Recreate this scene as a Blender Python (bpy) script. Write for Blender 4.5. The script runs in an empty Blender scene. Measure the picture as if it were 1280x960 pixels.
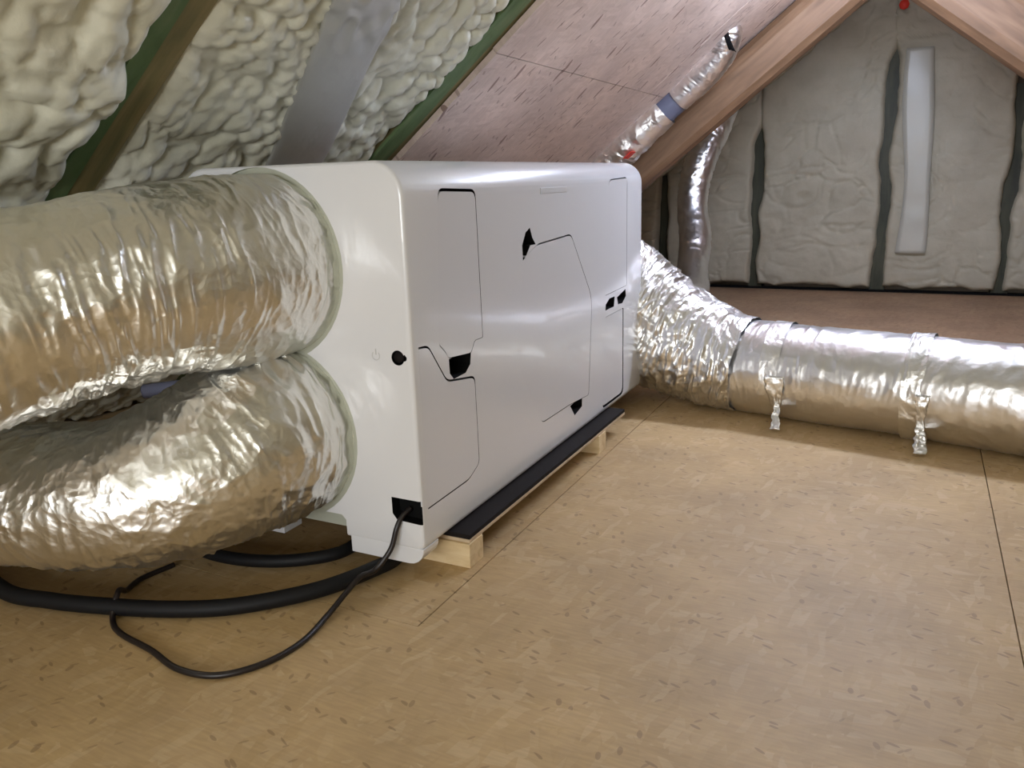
import bpy, bmesh, math, random
import numpy as np
from mathutils import Matrix, Vector
R_ = math.radians
scn = bpy.context.scene
col = scn.collection

# ------------------------------------------------------------------ camera
CAM_Z = 0.6057
cam = bpy.data.objects.new('camera', bpy.data.cameras.new('camera'))
col.objects.link(cam)
r_ = Vector((0.89484689, 0.44529259, -0.03104113))
d_ = Vector((0.08399613, -0.23627831, -0.96804815))
f_ = Vector((-0.43839901, 0.86364754, -0.24883576))
mw = Matrix.Identity(4)
for i in range(3):
    mw[i][0] = r_[i]; mw[i][1] = -d_[i]; mw[i][2] = -f_[i]
mw[0][3] = 0; mw[1][3] = 0; mw[2][3] = CAM_Z
cam.matrix_world = mw
cam.data.sensor_width = 36
cam.data.lens = 995.8 / 1280 * 36
cam.data.clip_start = 0.02
scn.camera = cam

# ------------------------------------------------------------------ light
scn.view_settings.view_transform = 'Standard'
scn.view_settings.look = 'None'
scn.view_settings.gamma = 1
scn.view_settings.use_curve_mapping = False
scn.view_settings.exposure = 0.0
world = bpy.data.worlds.new('world'); scn.world = world
world.use_nodes = True
bg = world.node_tree.nodes['Background']
bg.inputs[0].default_value = (0.62, 0.78, 1.0, 1); bg.inputs[1].default_value = 1.0

def area(name, loc, direction, sx, sy, power, color, spread=180):
    l = bpy.data.lights.new(name, 'AREA'); l.shape = 'RECTANGLE'
    l.size = sx; l.size_y = sy; l.energy = power; l.color = color; l.spread = R_(spread)
    o = bpy.data.objects.new(name, l); col.objects.link(o)
    o.location = loc
    o.rotation_euler = Vector(direction).to_track_quat('-Z', 'Y').to_euler()
    return o

TH = R_(38); SN, CS, TN = math.sin(TH), math.cos(TH), math.tan(TH)
RIDGE_X, RIDGE_Z, EAVE = -0.13, 1.476, -2.02
SMAX = RIDGE_Z / SN
YG, YB = 4.36, -1.6
def RL(s, y, d=0.0):     # left slope: s up the slope, d inward
    return (EAVE + s * CS + d * SN, y, s * SN - d * CS)
def RR(s, y, d=0.0):     # right slope
    return (-0.26 - EAVE - s * CS - d * SN, y, s * SN - d * CS)

# added sources out of view: strip lamp under the ridge, window behind the camera
LAMP = (-0.12, 2.45, 1.24)
LAMP_STRENGTH = 255.0      # added bare tube lamp, built with its housing below
area('added_near_light', (-0.13, YB + 0.05, 0.62), (0.0, 1, 0.0), 1.50, 0.42, 28, (0.97, 0.98, 1.0))  # light added behind the camera for the near ducts and end face

# ------------------------------------------------------------------ numpy noise
def _hash(ix, iy, iz, k=0):
    h = (ix.astype(np.int64) * 374761393 + iy.astype(np.int64) * 668265263 + iz.astype(np.int64) * 2147483647 + k * 144665) & 0xffffffff
    h = ((h ^ (h >> 13)) * 1274126177) & 0xffffffff
    h = ((h ^ (h >> 16)) * 2246822519) & 0xffffffff
    return ((h ^ (h >> 15)) & 0xffffff) / float(0xffffff)
def noise(p):
    i = np.floor(p).astype(np.int64); f = p - i; u = f * f * (3 - 2 * f)
    r = 0
    for a in (0, 1):
        for b in (0, 1):
            for c in (0, 1):
                w = (u[:, 0] if a else 1 - u[:, 0]) * (u[:, 1] if b else 1 - u[:, 1]) * (u[:, 2] if c else 1 - u[:, 2])
                r = r + w * _hash(i[:, 0] + a, i[:, 1] + b, i[:, 2] + c)
    return r * 2 - 1
def fbm(p, o=3):
    r = 0; a = 1.0
    for k in range(o):
        r = r + a * noise(p * 2 ** k + 17.3 * k); a *= .5
    return r
def worley(p, k=0):
    i = np.floor(p).astype(np.int64)
    d1 = np.full(len(p), 9.0); d2 = d1.copy()
    for a in (-1, 0, 1):
        for b in (-1, 0, 1):
            for c in (-1, 0, 1):
                j = i + np.array([a, b, c])
                q = np.stack([j[:, 0] + _hash(j[:, 0], j[:, 1], j[:, 2], k + 1),
                              j[:, 1] + _hash(j[:, 0], j[:, 1], j[:, 2], k + 2),
                              j[:, 2] + _hash(j[:, 0], j[:, 1], j[:, 2], k + 3)], 1)
                d = np.linalg.norm(q - p, axis=1)
                d2 = np.where(d < d1, d1, np.minimum(d2, d)); d1 = np.minimum(d1, d)
    return d1, d2

# ------------------------------------------------------------------ materials
def newmat(name):
    m = bpy.data.materials.new(name); m.use_nodes = True
    nt = m.node_tree
    return m, nt, nt.nodes['Principled BSDF'], nt.nodes, nt.links
def simple(name, c, rough=.5, metal=0, coat=0, spec=.5):
    m, nt, b, N, L = newmat(name)
    b.inputs['Base Color'].default_value = (*c, 1); b.inputs['Roughness'].default_value = rough
    b.inputs['Metallic'].default_value = metal; b.inputs['Coat Weight'].default_value = coat
    b.inputs['Specular IOR Level'].default_value = spec
    tc = N.new('ShaderNodeTexCoord'); n = N.new('ShaderNodeTexNoise'); n.inputs['Scale'].default_value = 60
    n.inputs['Detail'].default_value = 3
    L.new(tc.outputs['Object'], n.inputs['Vector'])
    bp = N.new('ShaderNodeBump'); bp.inputs['Strength'].default_value = .06; bp.inputs['Distance'].default_value = .002
    L.new(n.outputs['Fac'], bp.inputs['Height']); L.new(bp.outputs['Normal'], b.inputs['Normal'])
    return m
def ramp(N, pts, interp='LINEAR'):
    r = N.new('ShaderNodeValToRGB'); r.color_ramp.interpolation = interp
    e = r.color_ramp.elements
    while len(e) < len(pts): e.new(.5)
    for k, (p, c) in enumerate(pts):
        e[k].position = p; e[k].color = (*c, 1)
    return r
def mix(N, L, fac, a, b, mode='MIX'):
    m = N.new('ShaderNodeMix'); m.data_type = 'RGBA'; m.blend_type = mode
    if isinstance(fac, (int, float)): m.inputs[0].default_value = fac
    else: L.new(fac, m.inputs[0])
    for k, v in ((6, a), (7, b)):
        if isinstance(v, tuple): m.inputs[k].default_value = (*v, 1)
        else: L.new(v, m.inputs[k])
    return m.outputs[2]
def osb_mat(name, tones, dark, along='x', fleck=.5, rough=.55, flk=((20, 38, 130, .955, .8), (-50, 52, 160, .965, .6), (75, 44, 90, .975, .7))):
    """strand board: layers of stretched cells at several angles"""
    m, nt, b, N, L = newmat(name)
    tc = N.new('ShaderNodeTexCoord')
    n0 = N.new('ShaderNodeTexNoise'); n0.inputs['Scale'].default_value = 9; n0.inputs['Detail'].default_value = 2
    L.new(tc.outputs['Object'], n0.inputs['Vector'])
    warp = N.new('ShaderNodeVectorMath'); warp.operation = 'MULTIPLY_ADD'
    warp.inputs[1].default_value = (.02, .02, .02)
    L.new(n0.outputs['Color'], warp.inputs[0]); L.new(tc.outputs['Object'], warp.inputs[2])
    cur = None; hcur = None
    base = 0 if along == 'x' else 90
    for k, (ang, sx, sy) in enumerate(((18, 14, 62), (-32, 17, 75), (64, 20, 70), (-5, 11, 52), (100, 22, 90))):
        mp = N.new('ShaderNodeMapping'); mp.inputs['Rotation'].default_value = (0, 0, R_(ang + base))
        mp.inputs['Location'].default_value = (k * 3.1, k * 1.7, 0)
        L.new(warp.outputs[0], mp.inputs['Vector'])
        mp2 = N.new('ShaderNodeMapping'); mp2.inputs['Scale'].default_value = (sx, sy, 12)
        L.new(mp.outputs[0], mp2.inputs['Vector'])
        v = N.new('ShaderNodeTexVoronoi'); v.inputs['Scale'].default_value = 1.0; v.inputs['Randomness'].default_value = 1
        L.new(mp2.outputs[0], v.inputs['Vector'])
        sp = N.new('ShaderNodeSeparateColor'); L.new(v.outputs['Color'], sp.inputs[0])
        cr = ramp(N, [(i / (len(tones) - 1), t) for i, t in enumerate(tones)])
        L.new(sp.outputs[0], cr.inputs[0])
        if cur is None:
            cur = cr.outputs[0]; hcur = sp.outputs[0]
        else:
            gt = N.new('ShaderNodeMath'); gt.operation = 'GREATER_THAN'; gt.inputs[1].default_value = .58
            L.new(sp.outputs[1], gt.inputs[0])
            cur = mix(N, L, gt.outputs[0], cur, cr.outputs[0])
            mm = N.new('ShaderNodeMix'); L.new(gt.outputs[0], mm.inputs[0]); L.new(hcur, mm.inputs[2]); L.new(sp.outputs[0], mm.inputs[3])
            hcur = mm.outputs[0]
    # soft blotches
    nb = N.new('ShaderNodeTexNoise'); nb.inputs['Scale'].default_value = 5; nb.inputs['Detail'].default_value = 4
    L.new(tc.outputs['Object'], nb.inputs['Vector'])
    rb = ramp(N, [(.3, (.84, .82, .80)), (.7, (1.10, 1.08, 1.04))]); L.new(nb.outputs['Fac'], rb.inputs[0])
    cur = mix(N, L, 1.0, cur, rb.outputs[0], 'MULTIPLY')
    # grain inside the strands
    mg = N.new('ShaderNodeMapping'); mg.inputs['Scale'].default_value = (30, 220, 60); mg.inputs['Rotation'].default_value = (0, 0, R_(10 + base))
    L.new(tc.outputs['Object'], mg.inputs['Vector'])
    ng = N.new('ShaderNodeTexNoise'); ng.inputs['Scale'].default_value = 1; ng.inputs['Detail'].default_value = 3
    L.new(mg.outputs[0], ng.inputs['Vector'])
    rg = ramp(N, [(.3, (.90, .89, .87)), (.7, (1.06, 1.05, 1.04))]); L.new(ng.outputs['Fac'], rg.inputs[0])
    cur = mix(N, L, 1.0, cur, rg.outputs[0], 'MULTIPLY')
    # dark flecks (bark, open voids)
    for (ang, sx, sy, th, w) in flk:
        mp = N.new('ShaderNodeMapping'); mp.inputs['Rotation'].default_value = (0, 0, R_(ang + base)); mp.inputs['Location'].default_value = (5 + ang, 2, 0)
        L.new(warp.outputs[0], mp.inputs['Vector'])
        mp2 = N.new('ShaderNodeMapping'); mp2.inputs['Scale'].default_value = (sx, sy, 14); L.new(mp.outputs[0], mp2.inputs['Vector'])
        v = N.new('ShaderNodeTexVoronoi'); v.inputs['Scale'].default_value = 1.0
        L.new(mp2.outputs[0], v.inputs['Vector'])
        sp = N.new('ShaderNodeSeparateColor'); L.new(v.outputs['Color'], sp.inputs[0])
        g = N.new('ShaderNodeMath'); g.operation = 'GREATER_THAN'; g.inputs[1].default_value = th; L.new(sp.outputs[2], g.inputs[0])
        dd = N.new('ShaderNodeMath'); dd.operation = 'LESS_THAN'; dd.inputs[1].default_value = .33; L.new(v.outputs['Distance'], dd.inputs[0])
        mu = N.new('ShaderNodeMath'); mu.operation = 'MULTIPLY'; L.new(g.outputs[0], mu.inputs[0]); L.new(dd.outputs[0], mu.inputs[1])
        m2 = N.new('ShaderNodeMath'); m2.operation = 'MULTIPLY'; m2.inputs[1].default_value = w * fleck; L.new(mu.outputs[0], m2.inputs[0])
        cur = mix(N, L, m2.outputs[0], cur, dark)
    L.new(cur, b.inputs['Base Color'])
    b.inputs['Roughness'].default_value = rough
    bp = N.new('ShaderNodeBump'); bp.inputs['Strength'].default_value = .35; bp.inputs['Distance'].default_value = .0015
    L.new(hcur, bp.inputs['Height']); L.new(bp.outputs['Normal'], b.inputs['Normal'])
    return m
def foil_mat(name, c=(.86, .855, .82), rough=.25, bump=1.0, scale=1.0):
    m, nt, b, N, L = newmat(name)
    b.inputs['Base Color'].default_value = (*c, 1); b.inputs['Metallic'].default_value = 1
    tc = N.new('ShaderNodeTexCoord')
    n0 = N.new('ShaderNodeTexNoise'); n0.inputs['Scale'].default_value = 14 * scale; n0.inputs['Detail'].default_value = 3
    L.new(tc.outputs['Object'], n0.inputs['Vector'])
    wp = N.new('ShaderNodeVectorMath'); wp.operation = 'MULTIPLY_ADD'; wp.inputs[1].default_value = (.05 / scale,) * 3
    L.new(n0.outputs['Color'], wp.inputs[0]); L.new(tc.outputs['Object'], wp.inputs[2])
    tot = None
    rn = N.new('ShaderNodeTexNoise'); rn.noise_type = 'RIDGED_MULTIFRACTAL'; rn.inputs['Scale'].default_value = 24 * scale; rn.inputs['Detail'].default_value = 3
    L.new(wp.outputs[0], rn.inputs['Vector'])
    r0 = N.new('ShaderNodeMath'); r0.operation = 'MULTIPLY'; r0.inputs[1].default_value = .55; L.new(rn.outputs['Fac'], r0.inputs[0]); tot = r0.outputs[0]
    for sc, w in ((40, .55), (90, .6)):
        v = N.new('ShaderNodeTexVoronoi'); v.feature = 'F1'; v.inputs['Scale'].default_value = sc * scale
        L.new(wp.outputs[0], v.inputs['Vector'])
        mu = N.new('ShaderNodeMath'); mu.operation = 'MULTIPLY'; mu.inputs[1].default_value = w * 26 / sc
        L.new(v.outputs['Distance'], mu.inputs[0])
        if tot is None: tot = mu.outputs[0]
        else:
            ad = N.new('ShaderNodeMath'); ad.operation = 'ADD'; L.new(tot, ad.inputs[0]); L.new(mu.outputs[0], ad.inputs[1]); tot = ad.outputs[0]
    # how crumpled each patch is
    nm = N.new('ShaderNodeTexNoise'); nm.inputs['Scale'].default_value = 7; nm.inputs['Detail'].default_value = 1
    L.new(tc.outputs['Object'], nm.inputs['Vector'])
    rm = N.new('ShaderNodeMapRange'); rm.inputs[1].default_value = .35; rm.inputs[2].default_value = .65; rm.inputs[3].default_value = .25 * bump; rm.inputs[4].default_value = bump
    L.new(nm.outputs['Fac'], rm.inputs[0])
    bp = N.new('ShaderNodeBump'); bp.inputs['Distance'].default_value = .006 / scale
    L.new(rm.outputs[0], bp.inputs['Strength'])
    L.new(tot, bp.inputs['Height']); L.new(bp.outputs['Normal'], b.inputs['Normal'])
    rr = N.new('ShaderNodeMapRange'); rr.inputs[3].default_value = rough; rr.inputs[4].default_value = rough + .16
    L.new(n0.outputs['Fac'], rr.inputs[0]); L.new(rr.outputs[0], b.inputs['Roughness'])
    return m
def foam_mat(name, c1, c2, rough=.45):
    m, nt, b, N, L = newmat(name)
    tc = N.new('ShaderNodeTexCoord')
    n = N.new('ShaderNodeTexNoise'); n.inputs['Scale'].default_value = 6; n.inputs['Detail'].default_value = 5; n.inputs['Roughness'].default_value = .6
    L.new(tc.outputs['Object'], n.inputs['Vector'])
    r = ramp(N, [(.32, c1), (.68, c2)]); L.new(n.outputs['Fac'], r.inputs[0])
    L.new(r.outputs[0], b.inputs['Base Color'])
    b.inputs['Roughness'].default_value = rough
    n2 = N.new('ShaderNodeTexNoise'); n2.inputs['Scale'].default_value = 40; n2.inputs['Detail'].default_value = 4
    L.new(tc.outputs['Object'], n2.inputs['Vector'])
    bp = N.new('ShaderNodeBump'); bp.inputs['Strength'].default_value = .35; bp.inputs['Distance'].default_value = .006
    L.new(n2.outputs['Fac'], bp.inputs['Height']); L.new(bp.outputs['Normal'], b.inputs['Normal'])
    return m
def timber_mat(name, c1, c2, c3, stretch=(6, 60, 60), rough=.6):
    m, nt, b, N, L = newmat(name)
    tc = N.new('ShaderNodeTexCoord')
    mp = N.new('ShaderNodeMapping'); mp.inputs['Scale'].default_value = stretch; L.new(tc.outputs['Object'], mp.inputs['Vector'])
    n = N.new('ShaderNodeTexNoise'); n.inputs['Scale'].default_value = 1; n.inputs['Detail'].default_value = 5; n.inputs['Distortion'].default_value = .6
    L.new(mp.outputs[0], n.inputs['Vector'])
    r = ramp(N, [(.3, c1), (.5, c2), (.72, c3)]); L.new(n.outputs['Fac'], r.inputs[0]); L.new(r.outputs[0], b.inputs['Base Color'])
    b.inputs['Roughness'].default_value = rough
    bp = N.new('ShaderNodeBump'); bp.inputs['Strength'].default_value = .3; bp.inputs['Distance'].default_value = .003
    L.new(n.outputs['Fac'], bp.inputs['Height']); L.new(bp.outputs['Normal'], b.inputs['Normal'])
    return m

M_floor = osb_mat('floor_strand_board', [(.465, .325, .155), (.50, .355, .178), (.485, .34, .17), (.545, .40, .22)], (.20, .12, .05), 'x', .7)
M_floor_shaded = osb_mat('shaded_strand_board', [(.37, .245, .155), (.42, .28, .18), (.45, .31, .20)], (.12, .06, .03), 'x', .5)  # floor board in a darker colour, painting in the dim light behind the duct
M_lining = osb_mat('roof_strand_board', [(.60, .48, .42), (.66, .54, .475), (.70, .58, .52), (.63, .51, .45)], (.20, .11, .08), 'x', .9, flk=((12, 13, 60, .955, .9), (-8, 22, 110, .94, .7), (40, 40, 90, .97, .5)))
M_beam = timber_mat('brown_timber', (.13, .073, .036), (.185, .105, .054), (.235, .142, .076), (5, 40, 40))
M_slab = timber_mat('slab_board', (.42, .30, .18), (.55, .42, .27), (.64, .5, .34), (20, 20, 20))
M_block = timber_mat('pine_block', (.62, .45, .24), (.74, .57, .33), (.80, .64, .40), (10, 60, 60))
M_rafter = timber_mat('green_treated_timber', (.14, .13, .05), (.22, .185, .075), (.28, .22, .10), (5, 40, 40))
M_stud = timber_mat('dark_green_timber', (.018, .020, .010), (.034, .036, .017), (.06, .06, .032), (30, 30, 5))
M_green = timber_mat('green_paint_edge', (.07, .12, .04), (.11, .185, .07), (.16, .22, .10), (10, 30, 30))
M_foam = foam_mat('spray_foam_cream', (.60, .59, .46), (.74, .73, .61))
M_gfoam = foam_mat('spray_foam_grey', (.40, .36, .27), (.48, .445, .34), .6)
M_pale = simple('pale_film', (.50, .49, .42), .35)
M_foil = foil_mat('crumpled_foil')
M_foil2 = foil_mat('crumpled_foil_bright', (.90, .90, .89), .26, 1.0, 1.2)
M_foil3 = foil_mat('smooth_foil', (.88, .88, .89), .24, .3, 1.0)
M_film = foil_mat('grey_film', (.53, .53, .49), .40, .25, .7)
M_film.node_tree.nodes['Principled BSDF'].inputs['Metallic'].default_value = .6
M_white = simple('white_casing', (.74, .745, .765), .26, 0, .4)
M_whitep = simple('white_panel', (.735, .74, .762), .26, 0, .4)
M_lip = simple('greyish_port_lip', (.46, .47, .38), .55)
M_black = simple('matt_black', (.006, .006, .006), .9, spec=.1)
M_rubber = simple('black_rubber_mat', (.012, .009, .008), .8, spec=.2)
M_hose = simple('black_hose', (.005, .005, .006), .6, spec=.3)
M_cord = simple('black_cord', (.012, .008, .008), .4)
M_grey = simple('grey_print', (.55, .55, .55), .5)
M_red = simple('red_tape', (.80, .05, .03), .5)
M_blue = simple('blue_grey', (.34, .36, .55), .35)
M_sheath = simple('roof_sheathing', (.30, .24, .18), .8)
M_back = foam_mat('gable_plaster', (.58, .55, .46), (.68, .65, .56), .7)
M_frame = simple('white_window_frame', (.8, .8, .8), .4)

# ------------------------------------------------------------------ mesh helpers
def obj(name, verts, faces, mat, parent=None, smooth=False, kind=None):
    me = bpy.data.meshes.new(name); me.from_pydata([tuple(map(float, v)) for v in verts], [], [tuple(f) for f in faces]); me.update()
    return obj_me(name, me, mat, parent, smooth, kind)
def obj_me(name, me, mat, parent=None, smooth=False, kind=None):
    if mat is not None: me.materials.append(mat)
    if smooth: me.polygons.foreach_set('use_smooth', [True] * len(me.polygons))
    o = bpy.data.objects.new(name, me); col.objects.link(o)
    if parent is not None:
        o.parent = parent; o.matrix_parent_inverse = parent_world(parent).inverted()
    if kind: o['kind'] = kind
    return o
def parent_world(p):
    if p.parent is None: return p.matrix_basis.copy()
    return parent_world(p.parent) @ p.matrix_parent_inverse @ p.matrix_basis
def tag(o, label, cat, group=None):
    o['label'] = label; o['category'] = cat
    if group: o['group'] = group
    return o
def empty(name, loc, label=None, cat=None, group=None):
    o = bpy.data.objects.new(name, None); col.objects.link(o); o.location = loc; o.empty_display_size = .05
    if label: tag(o, label, cat, group)
    return o
def grid_mesh(name, V, nu, nv, mat, parent=None, closed_u=False, smooth=True, flip=False):
    """V: (nu*nv,3) u-major"""
    me = bpy.data.meshes.new(name)
    a = np.arange(nu if closed_u else nu - 1); b = np.arange(nv - 1)
    A, B = np.meshgrid(a, b, indexing='ij'); A2 = (A + 1) % nu
    q = np.stack([A * nv + B, A2 * nv + B, A2 * nv + B + 1, A * nv + B + 1], -1).reshape(-1, 4)
    if flip: q = q[:, ::-1]
    me.vertices.add(len(V)); me.vertices.foreach_set('co', np.asarray(V, dtype=np.float32).ravel())
    me.loops.add(q.size); me.loops.foreach_set('vertex_index', q.astype(np.int32).ravel())
    me.polygons.add(len(q)); me.polygons.foreach_set('loop_start', (np.arange(len(q)) * 4).astype(np.int32))
    me.polygons.foreach_set('loop_total', np.full(len(q), 4, np.int32))
    me.update(calc_edges=True); me.validate()
    return obj_me(name, me, mat, parent, smooth)
def box_bm(bm, c, s, rot=None):
    M = Matrix.Translation(c) @ (rot if rot is not None else Matrix.Identity(4)) @ Matrix.Diagonal((*s, 1))
    bmesh.ops.create_cube(bm, size=1, matrix=M)
def box(name, c, s, mat, parent=None, bevel=0, rot=None, smooth=False, seg=2):
    bm = bmesh.new(); box_bm(bm, c, s, rot)
    if bevel: bmesh.ops.bevel(bm, geom=list(bm.edges), offset=bevel, segments=seg, profile=.5, affect='EDGES')
    me = bpy.data.meshes.new(name); bm.to_mesh(me); bm.free()
    return obj_me(name, me, mat, parent, smooth)
def prism(poly, axis_vec, name, mat, parent=None, bevel=0, seg=2):
    """closed 3D polygon extruded by axis_vec"""
    bm = bmesh.new(); vs = [bm.verts.new(p) for p in poly]; f = bm.faces.new(vs)
    r = bmesh.ops.extrude_face_region(bm, geom=[f])
    bmesh.ops.translate(bm, vec=axis_vec, verts=[v for v in r['geom'] if isinstance(v, bmesh.types.BMVert)])
    bmesh.ops.recalc_face_normals(bm, faces=bm.faces)
    if bevel: bmesh.ops.bevel(bm, geom=list(bm.edges), offset=bevel, segments=seg, profile=.5, affect='EDGES')
    me = bpy.data.meshes.new(name); bm.to_mesh(me); bm.free()
    return obj_me(name, me, mat, parent)
def spline(pts, n):
    P = np.array(pts, float)
    P = np.vstack([2 * P[0] - P[1], P, 2 * P[-1] - P[-2]])
    m = len(P) - 3; out = []
    for t in np.linspace(0, m, n):
        k = min(int(t), m - 1); u = t - k
        a, b, c, d = P[k:k + 4]
        out.append(.5 * ((2 * b) + (-a + c) * u + (2 * a - 5 * b + 4 * c - d) * u ** 2 + (-a + 3 * b - 3 * c + d) * u ** 3))
    return np.array(out)
def frames(C, up=(0, 0, 1)):
    T = np.gradient(C, axis=0); T /= np.linalg.norm(T, axis=1)[:, None]
    U = np.array(up, float) - T * (T @ np.array(up, float))[:, None]; U /= np.linalg.norm(U, axis=1)[:, None]
    S = np.cross(T, U)
    return T, U, S
def tube(name, pts, rad, mat, parent=None, n=120, k=12, up=(0, 0, 1)):
    """plain smooth tube with closed ends"""
    C = spline(pts, n); T, U, S = frames(C, up)
    if np.isscalar(rad): rad = np.full(n, rad)
    rad = np.array(rad, float).copy(); V = []
    th = np.linspace(0, 2 * np.pi, k, endpoint=False)
    V = (C[None] + (np.cos(th)[:, None, None] * U[None] + np.sin(th)[:, None, None] * S[None]) * rad[None, :, None]).reshape(-1, 3)
    o = grid_mesh(name, V, k, n, mat, parent, closed_u=True)
    bm = bmesh.new(); bm.from_mesh(o.data); bmesh.ops.holes_fill(bm, edges=bm.edges, sides=0)
    bmesh.ops.recalc_face_normals(bm, faces=bm.faces); bm.to_mesh(o.data); bm.free()
    return o
def foil_tube(name, pts, ru, rs, mat, parent=None, n=300, k=200, amp=.006, wr=.004, seed=0, up=(0, 0, 1), fine=1.0, flat=None, ends=True, smooth=True):
    """crumpled foil sleeve; ru, rs: semi axes along up / side at control stations"""
    C = spline(pts, n); T, U, S = frames(C, up)
    t = np.linspace(0, 1, n)
    ru = np.interp(t, np.linspace(0, 1, len(ru)), ru) if not np.isscalar(ru) else np.full(n, ru)
    rs = np.interp(t, np.linspace(0, 1, len(rs)), rs) if not np.isscalar(rs) else np.full(n, rs)
    s = np.concatenate([[0], np.cumsum(np.linalg.norm(np.diff(C, axis=0), axis=1))])
    th = np.linspace(0, 2 * np.pi, k, endpoint=False)
    N_ = np.cos(th)[:, None, None] * U[None] * 1.0 + np.sin(th)[:, None, None] * S[None]
    base = C[None] + np.cos(th)[:, None, None] * U[None] * ru[None, :, None] + np.sin(th)[:, None, None] * S[None] * rs[None, :, None]
    P = base.reshape(-1, 3); rm = .5 * (ru.mean() + rs.mean())
    ss = np.tile(s, k)
    q = P * 9 + seed * 7.7
    w = np.stack([noise(q), noise(q + 31), noise(q + 57)], 1)
    d = amp * 1.1 * noise(P * 6 + seed)                       # slack of the padding under the foil
    a1 = 1 - 2 * np.abs(noise(P * 22 * fine + w * 1.1 + seed)); d += amp * .55 * a1
    f1, f2 = worley(P * 20 * fine + w * .9, seed); d += amp * .40 * (f2 - f1 - .25)
    f1, f2 = worley(P * 46 * fine + w * 1.6, seed + 5); d += amp * .34 * (f2 - f1 - .25)
    # gathers that run around the sleeve
    thv = np.repeat(th, n)
    cs = np.stack([ss * 66 + w[:, 0] * 1.5, np.cos(thv) * 1.7 * 1.3 + w[:, 1] * .5, np.sin(thv) * 1.7 * 1.3], 1)
    g = 1 - np.abs(noise(cs) * 2); msk = np.clip(.6 + .9 * noise(P * 4.5 + 11 + seed), 0, 1)
    d += wr * g * msk
    cs2 = np.stack([ss * 120 + w[:, 1] * 2.5, np.cos(thv) * 3.1, np.sin(thv) * 3.1 + w[:, 2]], 1)
    d += wr * .5 * (1 - np.abs(noise(cs2) * 2)) * msk
    V = P + N_.reshape(-1, 3) * d[:, None]
    if flat is not None: V[:, 2] = np.maximum(V[:, 2], flat + .002 * noise(P * 25))
    o = grid_mesh(name, V, k, n, mat, parent, closed_u=True, smooth=smooth)
    return o

# ------------------------------------------------------------------ setting: floor
floor = box('floor', (-.13, 1.08, -.045), (4.3, 6.9, .05), M_sheath); floor['kind'] = 'structure'
def board(x0, x1, y0, y1, z0=-.02, z1=0.0):
    mt = M_floor_shaded if y0 >= 2.3 else M_floor
    bm = bmesh.new(); box_bm(bm, ((x0 + x1) / 2, (y0 + y1) / 2, (z0 + z1) / 2), (x1 - x0, y1 - y0, z1 - z0))
    me = bpy.data.meshes.new('strand_board'); bm.to_mesh(me); bm.free()
    return obj_me('strand_board', me, mt, floor)
g = .0009
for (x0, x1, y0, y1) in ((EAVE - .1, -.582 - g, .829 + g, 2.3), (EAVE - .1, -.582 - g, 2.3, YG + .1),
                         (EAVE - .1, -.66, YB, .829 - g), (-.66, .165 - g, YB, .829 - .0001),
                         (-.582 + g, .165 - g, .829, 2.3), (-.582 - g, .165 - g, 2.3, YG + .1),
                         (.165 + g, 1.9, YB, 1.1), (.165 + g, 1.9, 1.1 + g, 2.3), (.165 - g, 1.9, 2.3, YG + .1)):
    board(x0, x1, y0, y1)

# ------------------------------------------------------------------ setting: roof
def slope_box(name, R, s0, s1, y0, y1, d0, d1, mat, parent, kind=None, bevel=0):
    pts = [R(s, y, d) for d in (d0, d1) for (s, y) in ((s0, y0), (s1, y0), (s1, y1), (s0, y1))]
    F = [(0, 1, 2, 3), (7, 6, 5, 4), (0, 4, 5, 1), (1, 5, 6, 2), (2, 6, 7, 3), (3, 7, 4, 0)]
    bm = bmesh.new(); vs = [bm.verts.new(p) for p in pts]
    for f in F: bm.faces.new([vs[i] for i in f])
    bmesh.ops.recalc_face_normals(bm, faces=bm.faces)
    if bevel: bmesh.ops.bevel(bm, geom=list(bm.edges), offset=bevel, segments=3, profile=.5, affect='EDGES')
    # object space with x up the slope, y along the ridge, so that grain follows the slope
    o_ = Vector(R(0, 0, 0)); ax = (Vector(R(1, 0, 0)) - o_).normalized(); ay = Vector((0, 1, 0)); az = ax.cross(ay)
    W = Matrix((( ax.x, ay.x, az.x, o_.x), (ax.y, ay.y, az.y, o_.y), (ax.z, ay.z, az.z, o_.z), (0, 0, 0, 1)))
    bm.transform(W.inverted())
    me = bpy.data.meshes.new(name); bm.to_mesh(me); bm.free()
    ob = obj_me(name, me, mat, None)
    if parent is not None:
        ob.parent = parent; ob.matrix_parent_inverse = parent_world(parent).inverted()
    ob.matrix_basis = W
    if kind: ob['kind'] = kind
    return ob
ceil_l = obj('ceiling_left', [RL(-.35, YB, -.17), RL(SMAX + .1, YB, -.17), RL(SMAX + .1, YG + .2, -.17), RL(-.35, YG + .2, -.17),
                              RL(-.35, YB, -.20), RL(SMAX + .1, YB, -.20), RL(SMAX + .1, YG + .2, -.20), RL(-.35, YG + .2, -.20)],
             [(0, 1, 2, 3), (7, 6, 5, 4), (0, 4, 5, 1), (1, 5, 6, 2), (2, 6, 7, 3), (3, 7, 4, 0)], M_sheath, kind='structure')
ceil_r = obj('ceiling_right', [RR(-.35, YB, -.17), RR(SMAX + .1, YB, -.17), RR(SMAX + .1, YG + .2, -.17), RR(-.35, YG + .2, -.17),
                               RR(-.35, YB, -.20), RR(SMAX + .1, YB, -.20), RR(SMAX + .1, YG + .2, -.20), RR(-.35, YG + .2, -.20)],
             [(0, 1, 2, 3), (7, 6, 5, 4), (0, 4, 5, 1), (1, 5, 6, 2), (2, 6, 7, 3), (3, 7, 4, 0)], M_sheath, kind='structure')
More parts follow.
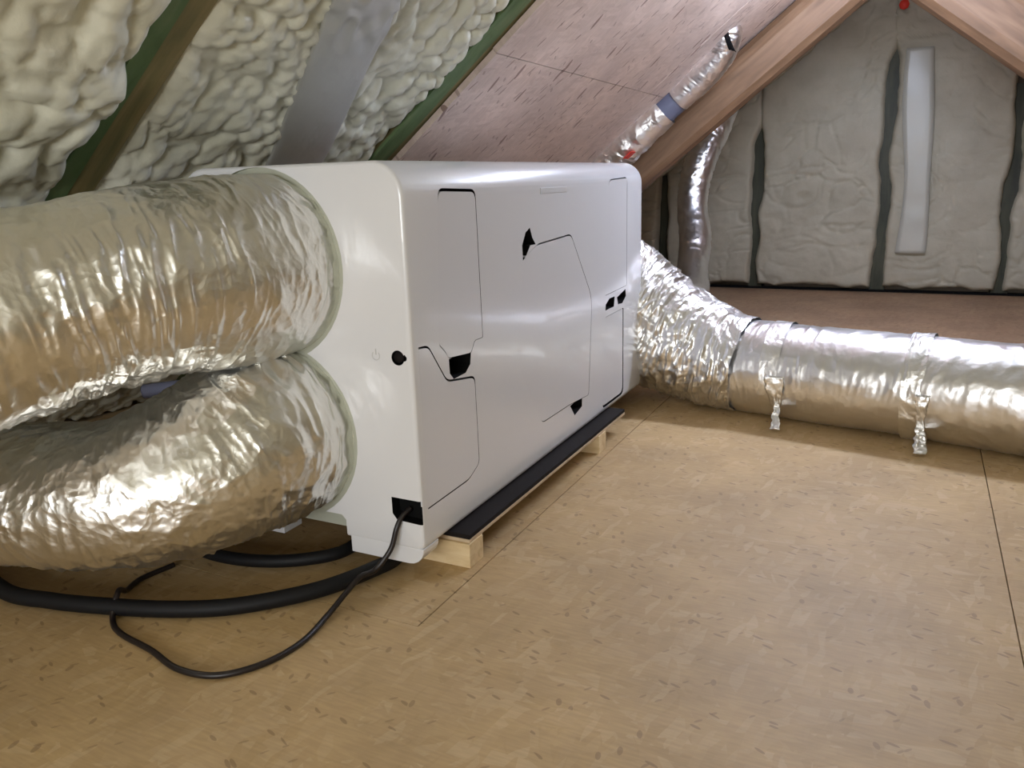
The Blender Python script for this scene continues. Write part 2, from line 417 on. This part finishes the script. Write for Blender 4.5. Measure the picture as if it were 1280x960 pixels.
def foam_sheet(R, s0, s1, y0, y1, d0, parent, res, amp, seed, mat, blob=24, eu=.03, depth=.05):
    nu = int((s1 - s0) / res) + 2; nv = int((y1 - y0) / res) + 2
    S_, Y_ = np.meshgrid(np.linspace(s0, s1, nu), np.linspace(y0, y1, nv), indexing='ij')
    S_ = S_.ravel(); Y_ = Y_.ravel()
    P = np.stack([S_, Y_, np.full(len(S_), seed * 3.3)], 1)
    w = np.stack([noise(P * 7), noise(P * 7 + 9), noise(P * 7 + 21)], 1)
    # ragged long edges
    e = .5 * (1 + fbm(np.stack([S_ * 9, Y_ * 0 + seed, Y_ * 0], 1), 3))
    e2 = .5 * (1 + fbm(np.stack([S_ * 9, Y_ * 0 + seed + 40, Y_ * 0], 1), 3))
    t = (Y_ - y0) / (y1 - y0)
    Yw = y0 + e * eu + t * (y1 - y0 - (e + e2) * eu)
    edge = np.minimum(Yw - (y0 + e * eu), (y1 - e2 * eu) - Yw)
    f1, _ = worley(P * [blob * .8, blob, blob] + w * 1.0, seed)
    g1, _ = worley(P * [blob * .36, blob * .45, blob * .4] + w * .8, seed + 9)
    big = noise(P * 3.4)
    h = amp * (2.1 * np.sqrt(np.clip(1 - (f1 / .74) ** 2, 0, 1)) * (.6 + .4 * np.clip(.5 + noise(P * 5), 0, 1)) + 1.5 * np.sqrt(np.clip(1 - (g1 / .95) ** 2, 0, 1)) + 1.0 * big + .3 * noise(P * 60))
    rnd = 1 - np.exp(-np.maximum(edge, 0) / .012)
    d = (d0 + h) * rnd - depth * (1 - rnd)
    V = np.stack(R(S_, Yw, d), 1)
    return grid_mesh('spray_foam', V, nu, nv, mat, parent)
for nm, x in (('wall_left', EAVE - .03), ('wall_right', -.26 - EAVE + .03)):
    box(nm, (x, 1.4, .10), (.03, 6.0, .24), M_sheath)['kind'] = 'structure'
# rafters of the left slope
for y in (-1.44, -.66, .10):
    slope_box('rafter', RL, .02, SMAX, y, y + .075, -.16, 0, M_rafter, ceil_l)
rf = slope_box('rafter', RL, .02, SMAX, .850, .918, -.16, .0, M_rafter, ceil_l)
slope_box('green_edge', RL, .02, SMAX, .838, .872, -.006, .0015, M_green, rf)
rf2 = slope_box('rafter', RL, .02, SMAX, 1.612, 1.70, -.16, -.001, M_rafter, ceil_l)
slope_box('green_edge', RL, .02, SMAX, 1.610, 1.672, -.006, .0015, M_green, rf2)
for y in (2.4, 3.21, 3.9):
    slope_box('rafter', RL, .02, SMAX, y, y + .07, -.16, -.002, M_rafter, ceil_l)
foam_sheet(RL, .02, SMAX + .02, .18, .862, .010, ceil_l, .0065, .0125, 1, M_foam, 22, .03)
foam_sheet(RL, .02, SMAX + .02, .900, 1.640, -.014, ceil_l, .005, .0095, 2, M_foam, 30, .02)
foam_sheet(RL, .0, SMAX + .02, -.585, .10, .0, ceil_l, .016, .014, 3, M_foam, 18, .03)
foam_sheet(RL, .0, SMAX + .02, -1.36, -.66, .0, ceil_l, .02, .014, 4, M_foam, 18, .03)
foam_sheet(RL, .0, SMAX + .02, 3.28, YG, -.02, ceil_l, .016, .010, 6, M_gfoam, 18, .02)
# strand board lining: seams at s of X=-.88 and at Y=2.83
sx = (-.88 - EAVE) / CS
for (s0, s1, y0, y1) in ((.05, sx - .001, 1.692, 2.829), (sx + .001, SMAX, 1.688, 2.829),
                         (.05, sx - .001, 2.831, 3.26), (sx + .001, SMAX, 2.8325, 3.26)):
    slope_box('strand_board', RL, s0, s1, y0, y1, .002, .016, M_lining, ceil_l)
# right slope
for y in (-1.1, -.3, .5, 1.3):
    slope_box('rafter', RR, .02, SMAX, y, y + .07, -.16, 0, M_rafter, ceil_r)
for k, (a, b_) in enumerate(((YB, -1.1), (-1.03, -.3), (-.23, .5), (.57, 1.3), (1.37, 2.28))):
    foam_sheet(RR, .0, SMAX + .02, a, b_, .0, ceil_r, .02, .014, 71 + k, M_foam, 18, .03)
slope_box('strand_board', RR, 0, SMAX, 2.282, 2.95, .002, .016, M_lining, ceil_r)
slope_box('strand_board', RR, 0, SMAX, 2.952, YG, .002, .016, M_lining, ceil_r)
# beams (a pair of brown timbers forming a truss under the lining)
def beam(R, name, label, s0, s1, y0, y1, dep, bev):
    o = slope_box(name, R, s0, s1, y0, y1, .018, dep, M_beam, None, bevel=bev)
    return tag(o, label, 'beam')
beam(RL, 'roof_beam', 'long brown timber roof beam sloping down behind the far corner of the white unit', .25, SMAX - .17, 3.20, 3.33, .185, .058)
beam(RR, 'roof_beam', 'brown timber roof beam at the top right, right of the red dot', .25, SMAX - .17, 3.20, 3.33, .225, .058)


added_lamp = empty('lamp', LAMP, 'added strip lamp, out of view, hanging under the ridge beyond the unit', 'lamp')  # unseen lamp added to light the far duct and the lining
box('housing', (LAMP[0], LAMP[1], LAMP[2] + .012), (.66, .05, .03), M_frame, added_lamp, bevel=.004)
M_tube = bpy.data.materials.new('lit_tube'); M_tube.use_nodes = True
_n = M_tube.node_tree.nodes['Principled BSDF']; _n.inputs['Emission Color'].default_value = (.66, .75, .98, 1); _n.inputs['Emission Strength'].default_value = LAMP_STRENGTH
tube('tube', [(LAMP[0] - .30, LAMP[1], LAMP[2] - .045), (LAMP[0] + .30, LAMP[1], LAMP[2] - .045)], .014, M_tube, added_lamp, 4, 12, (0, 0, 1))
for dx in (-.31, .31):
    box('tube_holder', (LAMP[0] + dx, LAMP[1], LAMP[2] - .03), (.018, .03, .055), M_frame, added_lamp)
for dx in (-.22, .22):
    tube('hanger', [(LAMP[0] + dx, LAMP[1], LAMP[2] + .025), (LAMP[0] + dx, LAMP[1], LAMP[2] + .06)], .003, M_frame, added_lamp, 4, 8, (0, 1, 0))
# ------------------------------------------------------------------ gable wall
gw = obj('wall_gable', [(EAVE - .2, YG + .12, -.02), (1.9, YG + .12, -.02), (1.9, YG + .12, .1), (RIDGE_X, YG + .12, RIDGE_Z + .3), (EAVE - .2, YG + .12, .1),
                        (EAVE - .2, YG + .15, -.02), (1.9, YG + .15, -.02), (1.9, YG + .15, .1), (RIDGE_X, YG + .15, RIDGE_Z + .3), (EAVE - .2, YG + .15, .1)],
         [(0, 1, 2, 3, 4), (9, 8, 7, 6, 5), (0, 5, 6, 1), (1, 6, 7, 2), (2, 7, 8, 3), (3, 8, 9, 4), (4, 9, 5, 0)], M_sheath, kind='structure')
def roof_z(x): return RIDGE_Z - abs(x - RIDGE_X) * TN
def gfoam(x0, x1, seed, eu=.03, top=9, bot=.012, amp=.010, za=9, zb=9):
    res = .009; nu = int((x1 - x0) / res) + 2; nz = 150
    Xg, Tg = np.meshgrid(np.linspace(x0, x1, nu), np.linspace(0, 1, nz), indexing='ij'); Xg = Xg.ravel(); Tg = Tg.ravel()
    zt = np.minimum(RIDGE_Z - np.abs(Xg - RIDGE_X) * TN + .02, top)
    Zg = bot + Tg * (zt - bot)
    e = .5 * (1 + fbm(np.stack([Zg * 8, Zg * 0 + seed, Zg * 0], 1), 3)); e2 = .5 * (1 + fbm(np.stack([Zg * 8, Zg * 0 + seed + 30, Zg * 0], 1), 3))
    t = (Xg - x0) / (x1 - x0)
    sm = lambda z0: (lambda q: q * q * (3 - 2 * q))(np.clip((Zg - z0 + .10) / .13, 0, 1))
    X0 = x0 + e * eu - sm(za) * .03; X1 = x1 - e2 * eu + sm(zb) * .03
    Xw = X0 + t * (X1 - X0)
    eb = .5 * (1 + fbm(np.stack([Xg * 14, Xg * 0 + seed, Xg * 0 + 3], 1), 3)) * .018
    Zw = Zg + eb * (1 - Tg)
    edge = np.minimum(np.minimum(Xw - X0, X1 - Xw), (Zw - bot - eb) + .001)
    P = np.stack([Xw, Zw, Xw * 0 + seed * 2.1], 1)
    w = np.stack([noise(P * 6), noise(P * 6 + 9), noise(P * 6 + 21)], 1)
    f1, _ = worley(P * [10, 14, 10] + w * .9, seed); g1, _ = worley(P * [5, 8, 5] + w * .8, seed + 3)
    h = amp * (np.sqrt(np.clip(1 - (f1 / .9) ** 2, 0, 1)) * .8 + np.sqrt(np.clip(1 - (g1 / 1.0) ** 2, 0, 1)) * 1.2 + 1.2 * noise(P * 3) + .25 * noise(P * 40))
    c1, c2 = worley(P * [3.2, 8.5, 5] + w * 1.1, seed + 7)
    h = h - .015 * np.exp(-(c2 - c1) / .04) * np.clip(.5 + noise(P * 4 + 3), 0, 1)
    rnd = 1 - np.exp(-np.maximum(edge, 0) / .006)
    Yw = YG + .03 - (h + .03) * rnd + .035 * (1 - rnd)
    V = np.stack([Xw, Yw, Zw], 1)
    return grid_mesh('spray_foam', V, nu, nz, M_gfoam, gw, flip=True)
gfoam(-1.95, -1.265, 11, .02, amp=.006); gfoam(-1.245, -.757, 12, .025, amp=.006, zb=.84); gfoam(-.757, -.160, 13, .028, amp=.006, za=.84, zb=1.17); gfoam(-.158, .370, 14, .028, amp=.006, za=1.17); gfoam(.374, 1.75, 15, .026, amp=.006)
for x, zt in ((-1.24, .6), (-.752, .86), (-.158, 1.20), (.372, .95), (.95, .6)):
    box('stud', (x, YG + .075, zt / 2), (.07, .09, zt), M_stud, gw)
# pale film strip down the bay between two studs
nz = 60; Zs = np.linspace(.20, 1.13, nz); V = []
for k, dx in enumerate(np.linspace(-.06, .06, 7)):
    for z in Zs:
        V.append((-.035 + .02 * math.sin(z * 4) + dx * (1 + .10 * math.sin(z * 9)), YG - .026 - .003 * (1 - (dx / .065) ** 2), z))
V = np.array(V); V[:, 1] += .003 * noise(V * 14)
sol = grid_mesh('pale_film_strip', V, 7, nz, M_pale, gw, flip=True)
md = sol.modifiers.new('s', 'SOLIDIFY'); md.thickness = .004; md.offset = -1
# black strip painting in the shade of the gap under the foam
box('gap_shadow_strip', (-.1, YG + .035, .006), (3.6, .02, .012), M_black, gw)

# near gable with an added, unseen window, knee sides
wn = empty('wall_near', (RIDGE_X, YB, 0)); wn['kind'] = 'structure'
def wallpoly(pts): prism([(x, YB - .06, z) for x, z in pts], (0, .06, 0), 'wall_panel', M_back, wn)
wallpoly([(EAVE, 0), (1.76, 0), (1.76, .08), (1.36, .39), (-1.62, .39), (EAVE, .08)])
wallpoly([(-1.62, .39), (-.90, .39), (-.90, .85), (-1.03, .85)]); wallpoly([(.64, .39), (1.36, .39), (.77, .85), (.64, .85)])
wallpoly([(-1.03, .85), (.77, .85), (RIDGE_X, RIDGE_Z + .02)])
w2 = empty('window_added', (-.13, YB, .62)); w2['kind'] = 'structure'  # window added around the light behind the camera
for c, sz in (((-.13, YB - .01, .39), (1.58, .07, .04)), ((-.13, YB - .01, .85), (1.58, .07, .04)), ((-.90, YB - .01, .62), (.04, .07, .42)), ((.64, YB - .01, .62), (.04, .07, .42))):
    box('window_frame', c, sz, M_frame, w2)

# ------------------------------------------------------------------ ventilation unit
XF, Y0, Y1, ZT, ZB = -.6335, .934, 2.014, .637, .056
XB = XF - .422
unit = empty('ventilation_unit', ((XF + XB) / 2, (Y0 + Y1) / 2, ZB),
             'large white box-shaped ventilation unit standing on a low board, foil ducts at both ends', 'appliance')
def arc(cx, cz, r, a0, a1, n): return [(cx + r * math.cos(R_(a)), cz + r * math.sin(R_(a))) for a in np.linspace(a0, a1, n)]
rt = .05
prof = [(XB, ZB), (XF - .012, ZB)] + arc(XF - .012, ZB + .012, .012, -90, 0, 4)[1:] + arc(XF - rt, ZT - rt, rt, 0, 90, 12) + arc(XB + rt, ZT - rt, rt, 90, 180, 8)
bm = bmesh.new()
vs = [bm.verts.new((x, Y0, z)) for x, z in prof]; fc = bm.faces.new(vs)
r = bmesh.ops.extrude_face_region(bm, geom=[fc]); nv_ = [v for v in r['geom'] if isinstance(v, bmesh.types.BMVert)]
bmesh.ops.translate(bm, vec=(0, Y1 - Y0, 0), verts=nv_)
bmesh.ops.recalc_face_normals(bm, faces=bm.faces)
rim = [e for e in bm.edges if abs(e.verts[0].co.y - e.verts[1].co.y) < 1e-6]
bmesh.ops.bevel(bm, geom=rim, offset=.006, segments=3, profile=.5, affect='EDGES')
me = bpy.data.meshes.new('casing'); bm.to_mesh(me); bm.free()
casing = obj_me('casing', me, M_white, unit)
# front skirt / foot at the near end
FXL = -.774
foot = [(FXL, ZB + .006), (FXL, .031)] + arc(XF - .030, .031 + .028, .028, -90, 0, 6)
prism([(x, Y0 + .0005, z) for x, z in foot], (0, .045, 0), 'foot', M_white, unit, bevel=.0015)
foot2 = [(XB, ZB + .006), (XB, .036), (XB + .14, .036), (XB + .14, ZB + .006)]
prism([(x, Y0 + .0005, z) for x, z in foot2], (0, .045, 0), 'foot', M_white, unit, bevel=.0015)

cutters = []
def cut_poly_front(yz, depth, mat):
    n = len(yz); a = sum(yz[i][0] * yz[(i + 1) % n][1] - yz[(i + 1) % n][0] * yz[i][1] for i in range(n))
    o = prism([(XF - depth, y, z) for y, z in yz], (depth + .01, 0, 0), 'cutter', mat); cutters.append(o)
def offset(poly, gaps):
    """outward offset per edge (gap list same length, edge i from p[i] to p[i+1])"""
    n = len(poly); A = sum(poly[i][0] * poly[(i + 1) % n][1] - poly[(i + 1) % n][0] * poly[i][1] for i in range(n)); sg = 1 if A > 0 else -1
    out = []
    for i in range(n):
        nn = []
        for j in (i - 1, i):
            p, q = Vector(poly[j % n]), Vector(poly[(j + 1) % n]); e = (q - p).normalized(); nn.append((Vector((e.y, -e.x)) * sg, gaps[j % n]))
        (n1, g1), (n2, g2) = nn
        det = n1.x * n2.y - n1.y * n2.x
        if abs(det) < .15:
            v = (n1 + n2).normalized() * (g1 + g2) / 2
        else:
            v = Vector(((g1 * n2.y - g2 * n1.y) / det, (n1.x * g2 - n2.x * g1) / det))
            if v.length > 3 * max(g1, g2): v = (n1 + n2).normalized() * max(g1, g2)
        out.append(tuple(Vector(poly[i]) + v))
    return out
def fine(poly, rads):
    """round the corners of a polygon"""
    n = len(poly); out = []
    for i in range(n):
        p = Vector(poly[i]); a = Vector(poly[i - 1]); b = Vector(poly[(i + 1) % n]); r = rads[i]
        if r <= 0: out.append(tuple(p)); continue
        pa = p + (a - p).normalized() * r; pb = p + (b - p).normalized() * r
        for t in np.linspace(0, 1, 5):
            out.append(tuple(pa * (1 - t) ** 2 + p * 2 * t * (1 - t) + pb * t ** 2))
    return out
PAN = {}
# name: polygon (Y, Z), corner radii, gaps per edge
thin, wide, mid = .0007, .0035, .0018
PAN['a'] = ([(1.028, .592), (1.140, .588), (1.146, .352), (1.118, .352), (1.105, .334), (1.034, .340), (1.026, .352), (1.010, .366)],
            [.014, .014, .004, .006, .006, .006, .006, .003], [wide * 1.3, thin, thin, thin, .001, thin, mid, thin])
PAN['c'] = ([(.952, .370), (.978, .368), (1.026, .303), (1.113, .290), (1.116, .140), (1.08, .124), (.952, .122)],
            [0, .010, .012, .012, .01, .01, 0], [wide, mid, wide, thin, thin, mid, thin])
PAN['d'] = ([(1.318, .468), (1.368, .484), (1.538, .491), (1.655, .345), (1.630, .128), (1.517, .135), (1.375, .136), (1.278, .270), (1.284, .380)],
            [.003, .004, .014, .03, .01, .004, .014, .03, .03], [thin, .0032, thin, thin, thin, .0014, thin * .8, thin, thin])
PAN['e'] = ([(1.765, .596), (1.895, .600), (1.895, .342), (1.741, .338)], [.02, .01, .006, .004], [.0024, thin * .8, thin, thin])
PAN['f'] = ([(1.742, .286), (1.866, .288), (1.866, .076), (1.722, .076)], [.004, .004, .02, .01], [.0012, .0050, .0060, thin * .8])
for k, (pl, rd, gp) in PAN.items():
    hole = offset(pl, gp)
    cut_poly_front(fine(hole, rd), .014, M_black)
# open finger recesses
REC = [[(1.034, .338), (1.035, .315), (1.046, .3035), (1.084, .305), (1.100, .316), (1.105, .340)],
       [(1.308, .462), (1.306, .490), (1.322, .512), (1.340, .519), (1.350, .500), (1.364, .487), (1.340, .487), (1.322, .470)],
       [(1.520, .131), (1.590, .137), (1.588, .112), (1.545, .103)],
       [(1.741, .302), (1.743, .316), (1.768, .327), (1.806, .327), (1.800, .303), (1.765, .303)],
       [(1.822, .322), (1.885, .334), (1.889, .316), (1.862, .302), (1.830, .304)]]
for rc in REC: cut_poly_front(rc, .045, M_black)
# end face: cord notch, power button hole, two duct ports, far-end ports
def cut_prism(poly_xz, y0, y1, mat): cutters.append(prism([(x, y0, z) for x, z in poly_xz], (0, y1 - y0, 0), 'cutter', mat))
cut_prism([(-.688, .139), (-.688, .112), (-.680, .102), (XF - .001, .100), (XF - .001, .1385)], Y0 - .01, Y0 + .020, M_black)
cut_prism(arc(-.6585, .3595, .0112, 0, 360, 25)[:-1], Y0 - .01, Y0 + .02, M_black)
cut_prism(arc(-.6475, .3595, .0045, 0, 360, 13)[:-1], Y0 - .01, Y0 + .01, M_black)
PX, PZU, PZL, PR = -.893, .487, .222, .148
up_ = arc(PX, PZU, PR, 0, 360, 49)[:-1]; lo_ = arc(PX, PZL, PR, 0, 360, 49)[:-1]
cut_prism([(x, z) for x, z in up_], Y0 - .01, Y0 + .007, M_lip)
cut_prism([(x, z) for x, z in lo_ ], Y0 - .012, Y0 + .0075, M_lip)
cut_prism([(XB - .01, ZB - .01), (FXL - .006, ZB - .01), (FXL - .006, .085), (FXL - .014, .093), (XB - .01, .093)], Y0 - .013, Y0 + .032, M_lip)
for ct in cutters:
    md = casing.modifiers.new('cut', 'BOOLEAN'); md.operation = 'DIFFERENCE'; md.object = ct; md.solver = 'EXACT'
    try: md.material_mode = 'TRANSFER'
    except Exception: pass
bpy.context.view_layer.update()
dg = bpy.context.evaluated_depsgraph_get()
nm_ = bpy.data.meshes.new_from_object(casing.evaluated_get(dg))
casing.modifiers.clear(); casing.data = nm_; nm_.name = 'casing'
for ct in cutters: bpy.data.objects.remove(ct)
def smooth_by_angle(o, ang):
    me = o.data
    me.polygons.foreach_set('use_smooth', [True] * len(me.polygons))
    bm = bmesh.new(); bm.from_mesh(me)
    for e in bm.edges:
        if len(e.link_faces) == 2:
            e.smooth = e.calc_face_angle(0) < ang and e.link_faces[0].material_index == e.link_faces[1].material_index
    bm.to_mesh(me); bm.free()
smooth_by_angle(casing, R_(32))
for k, (pl, rd, gp) in PAN.items():
    po = fine(pl, rd)
    prism([(XF - .0135, y, z) for y, z in po], (.0131, 0, 0), 'access_panel', M_whitep, unit)
# nameplate bar on the front, power symbol, button
box('nameplate', (XF - .0005, 1.453, .583), (.0025, .128, .011), simple('nameplate_grey', (.60, .60, .60), .45), unit, bevel=.0008)
bm = bmesh.new()
for seg in (np.linspace(-50, 230, 24),):
    for a, b_ in zip(seg[:-1], seg[1:]):
        pts = [(-.697 + rr * math.cos(R_(t + 180)), Y0 - .0006, .3605 + rr * 1.0 * math.sin(R_(t + 180))) for rr, t in ((.0072, a), (.0072, b_), (.0058, b_), (.0058, a))]
        bm.faces.new([bm.verts.new(p) for p in pts])
box_bm(bm, (-.697, Y0 - .0004, .3665), (.0014, .0008, .009))
me = bpy.data.meshes.new('power_symbol'); bm.to_mesh(me); bm.free(); obj_me('power_symbol', me, M_grey, unit)
bt = tube('power_button', [(-.6600, Y0 + .004, .3595), (-.6600, Y0 + .012, .3595)], .0085, M_rubber, unit, 4, 20, (0, 0, 1))
box('button_tab', (-.6468, Y0 + .003, .3640), (.004, .006, .003), M_rubber, unit, bevel=.0008)

# ------------------------------------------------------------------ support
slab = tag(box('support_board', (-.832, 1.398, .0450), (.4655, .770, .006), M_slab, bevel=.0008),
           'thin pale board on wooden blocks carrying the white unit', 'board')
mat_ = tag(box('rubber_mat', (-.832, 1.398, .0521), (.4652, .769, .0078), M_rubber, bevel=.001),
           'black rubber mat between the white unit and the pale board', 'mat')
tag(box('wooden_block', (-.70, 1.031, .0210), (.205, .045, .0418), M_block, bevel=.001),
    'pale wooden block under the near end of the board', 'block', None)
tag(box('wooden_block', (-.70, 1.622, .0210), (.205, .045, .0418), M_block, bevel=.001),
    'pale wooden block under the far end of the board', 'block', None)

# ------------------------------------------------------------------ near ducts
du = empty('insulated_duct', (PX, Y0, PZU), 'upper of the two fat crumpled foil ducts at the near end of the white unit', 'duct')
foil_tube('foil_sleeve', [(-.890, .965, .487), (-.890, .925, .487), (-.900, .85, .486), (-.928, .75, .485), (-.975, .63, .468), (-1.04, .48, .443), (-1.13, .30, .42), (-1.23, .10, .40)],
          [.130, .136, .136, .126, .123, .127, .130, .131], [.130, .134, .136, .132, .130, .130, .130, .130], M_foil, du, 560, 320, .0034, .0038, 1)
dl = empty('insulated_duct', (PX, Y0, PZL), 'lower of the two fat crumpled foil ducts, sagging just above the floor', 'duct')
foil_tube('foil_sleeve', [(-.890, .965, .222), (-.890, .925, .222), (-.900, .855, .217), (-.940, .78, .197), (-1.02, .715, .178), (-1.14, .675, .175), (-1.30, .65, .172), (-1.46, .64, .165)],
          [.128, .134, .133, .118, .105, .102, .102, .102], [.126, .132, .136, .134, .126, .116, .112, .110], M_foil, dl, 560, 320, .0034, .0038, 4, flat=.03)
# ragged foil cuffs where the sleeves enter the ports
def cuff(parent, cx, cy, cz, r, axis, width, seed, mat=None, amp=.006):
    ax = Vector(axis).normalized(); c = Vector((cx, cy, cz))
    return foil_tube('foil_cuff', [tuple(c - ax * width / 2), tuple(c), tuple(c + ax * width / 2)], r, r, mat or M_foil2, parent, 40, 160, amp, .004, seed)
# small blue-grey tube in the gap between the two ducts
tag(tube('blue_grey_tube', [(-1.208, 0.931, 0.260), (-1.157, 0.959, 0.265), (-1.105, 0.986, 0.269)], .013, M_blue, None, 30, 16),
    'small blue-grey tube in the gap between the two fat ducts', 'pipe')

# ------------------------------------------------------------------ hoses and cord
tag(tube('drain_hose', [(-.76, 1.10, .018), (-.715, .98, .017), (-.722, .925, .016), (-.765, .835, .014), (-.845, .752, .013), (-.93, .705, .013), (-1.03, .672, .013), (-1.12, .650, .013), (-1.22, .640, .014), (-1.40, .70, .014), (-1.62, .85, .014)],
     .0125, M_hose, None, 200, 16), 'thick black hose curving along the floor in front of the lower duct', 'hose')
tag(tube('drain_hose', [(-.86, 1.20, .018), (-.80, .985, .020), (-.84, .90, .020), (-.96, .86, .016), (-1.12, .88, .012), (-1.5, .95, .012)],
     .0105, M_hose, None, 120, 16), 'black hose in the shadow under the lower duct, behind the front hose', 'hose')
tag(tube('power_cord', [(-.665, .950, .118), (-.672, .936, .108), (-.676, .925, .092), (-.683, .915, .060), (-.700, .895, .032), (-.708, .868, .0315), (-.712, .838, .020), (-.710, .790, .008), (-.702, .725, .0045), (-.715, .665, .0045), (-.752, .622, .0045),
      (-.810, .612, .0045), (-.880, .628, .0045), (-.955, .640, .0045), (-1.000, .662, .0045), (-1.018, .690, .030), (-1.045, .722, .010), (-1.065, .765, .0045), (-1.055, .82, .0045),],
     .0043, M_cord, None, 420, 10), 'thin black power cord hanging from the notch in the unit and looping over the floor', 'cord')

# ------------------------------------------------------------------ far ducts
dm = empty('insulated_duct', (-.60, 2.1, 0), 'long shiny foil duct lying on the floor to the right of the white unit', 'duct')
foil_tube('elbow_sleeve', [(-.86, 2.016, .30), (-.855, 2.05, .298), (-.79, 2.09, .275), (-.71, 2.125, .232), (-.61, 2.12, .185), (-.51, 2.10, .150), (-.43, 2.08, .132), (-.36, 2.065, .125)],
          [.215, .212, .200, .178, .152, .134, .126, .118], [.15, .15, .15, .145, .135, .13, .128, .124], M_foil2, dm, 420, 300, .0075, .0075, 7, flat=.003, fine=1.1)
foil_tube('foil_sleeve', [(-.44, 2.08, .120), (-.36, 2.07, .119), (-.20, 2.035, .118), (0, 1.99, .119), (.25, 1.935, .119), (.6, 1.90, .119), (1.2, 1.88, .119)],
          [.122, .119, .116, .116, .117, .117, .117], [.122, .119, .116, .116, .117, .117, .117], M_foil3, dm, 460, 220, .0024, .0006, 8, flat=.002)
# cuff, tape bands with hanging tails
def tail(x, yc, zc, seed, w=.034, out=.045, r=.1235):
    n, k = 34, 9; V = []
    for i in range(k):
        for j in range(n):
            t = j / (n - 1); u = (i / (k - 1) - .5)
            if t < .45:
                a = R_(-5 + 42 * t / .45); y, z = yc - r * math.cos(a), zc - r * math.sin(a)
            else:
                q = (t - .45) / .55; a = R_(37); y = yc - r * math.cos(a) - out * q ** 1.3; z = (zc - r * math.sin(a)) * (1 - q) + .005
            V.append((x + u * w * (1 - .45 * t + .30 * math.sin(t * 6 + seed)) + .012 * t * math.sin(seed), y, z))
    V = np.array(V); d = .006 * noise(V * 70 + seed) + .004 * noise(V * 160); V[:, 1] -= np.abs(d) + .001; V[:, 2] += np.abs(d) * .3; V[:, 0] += d * .6
    o = grid_mesh('tape_tail', V, k, n, M_foil2, dm)
    md = o.modifiers.new('s', 'SOLIDIFY'); md.thickness = .0008
def band(x, y, z, seed):
    foil_tube('tape_band', [(x - .022, y + .003, z), (x, y, z), (x + .022, y - .003, z)], .1205, .1205, M_foil2, dm, 30, 160, .003, .002, seed)
band(-.275, 2.05, .120, 41); tail(-.275, 2.05, .120, 1.3)
band(.035, 1.983, .120, 42); tail(.04, 1.983, .120, 2.6, .030)
cuff(dm, .30, 1.93, .126, .131, (1, -.15, 0), .10, 44, M_foil3, .003)

db = empty('insulated_duct', (-.9, 3.6, .1), 'narrow foil duct rising in front of the far gable wall, beside the brown beam', 'duct')
foil_tube('foil_sleeve', [(-.80, 3.90, 1.0), (-.845, 3.78, .82), (-.895, 3.70, .66), (-.915, 3.66, .48), (-.88, 3.58, .32), (-.86, 3.46, .20), (-.80, 3.2, .13), (-.80, 2.8, .13), (-.83, 2.4, .2), (-.84, 2.2, .26)],
          .066, .066, M_foil3, db, 300, 90, .004, .003, 51, up=(0.2, 1, .3))
# flexible foil duct lying against the roof lining, entering a hole near the beam
dc = empty('flexible_duct', RL(1.2, 3.0, .06), 'slim crumpled foil duct running up the roof boards beside the brown beam', 'duct')
def rp(x, y, d): return RL((x - EAVE) / CS, y, d)
foil_tube('foil_sleeve', [rp(-1.28, 3.10, .055), rp(-1.15, 3.06, .055), rp(-1.05, 3.05, .052), rp(-.95, 3.05, .05), rp(-.905, 3.05, .048)], .056, .056, M_foil2, dc, 140, 90, .006, .004, 61)
foil_tube('foil_sleeve', [rp(-.855, 3.05, .046), rp(-.78, 3.04, .045), rp(-.70, 3.02, .038), rp(-.655, 3.00, .010), rp(-.64, 2.99, -.02)], .052, .052, M_foil3, dc, 140, 90, .003, .002, 62)
tube('dark_sleeve', [rp(-.93, 3.05, .048), rp(-.88, 3.05, .047), rp(-.83, 3.05, .046)], .048, simple('slate_plastic', (.13, .14, .20), .4), dc, 20, 24)
# dark ring of the hole in the lining
ring = tube('hole_collar', [rp(-.652, 3.0, .014), rp(-.640, 3.0, .020)], .056, M_black, dc, 4, 32, (0, 1, 0))
# red tape pieces
def flat_piece(name, R, s0, s1, y0, y1, d0, d1, mat, label):
    return tag(slope_box(name, R, s0, s1, y0, y1, d0, d1, mat, None), label, 'tape')
flat_piece('red_tape', RL, (-1.065 - EAVE) / CS, (-1.035 - EAVE) / CS, 2.955, 3.02, .098, .101, M_red, 'small red tape tag wrapped on the slim foil duct beside the beam')
tag(tube('red_tape', [(-.136, YG - .055, 1.315), (-.136, YG - .06, 1.315)], .022, M_red, None, 4, 8), 'small red dot of tape high on the gable foam, between the beams', 'tape')

# grey film strip running up the foam beside the second rafter
nS, nW = 260, 40
S_, W_ = np.meshgrid(np.linspace(.55, SMAX, nS), np.linspace(-1, 1, nW), indexing='ij'); S_ = S_.ravel(); W_ = W_.ravel()
yc = np.interp(S_, [1.0, 1.1, 1.5, 2.4], [1.355, 1.33, 1.175, .95])
P = np.stack([S_, W_ * .08, S_ * 0], 1)
dd = .010 + .014 * np.sqrt(np.clip(1 - W_ ** 2, 0, 1)) + .002 * noise(P * 20) + .008 * (1 - 2 * np.abs(noise(P * 30))) * np.clip((S_ - 1.37) * 9, 0, 1)
V = np.stack(RL(S_, yc + W_ * .084, dd), 1)
fs = grid_mesh('film_strip', V, nS, nW, M_film, ceil_l)
fs['label'] = 'smooth grey film strip running up the foam between the two green rafters'
md = fs.modifiers.new('s', 'SOLIDIFY'); md.thickness = .002
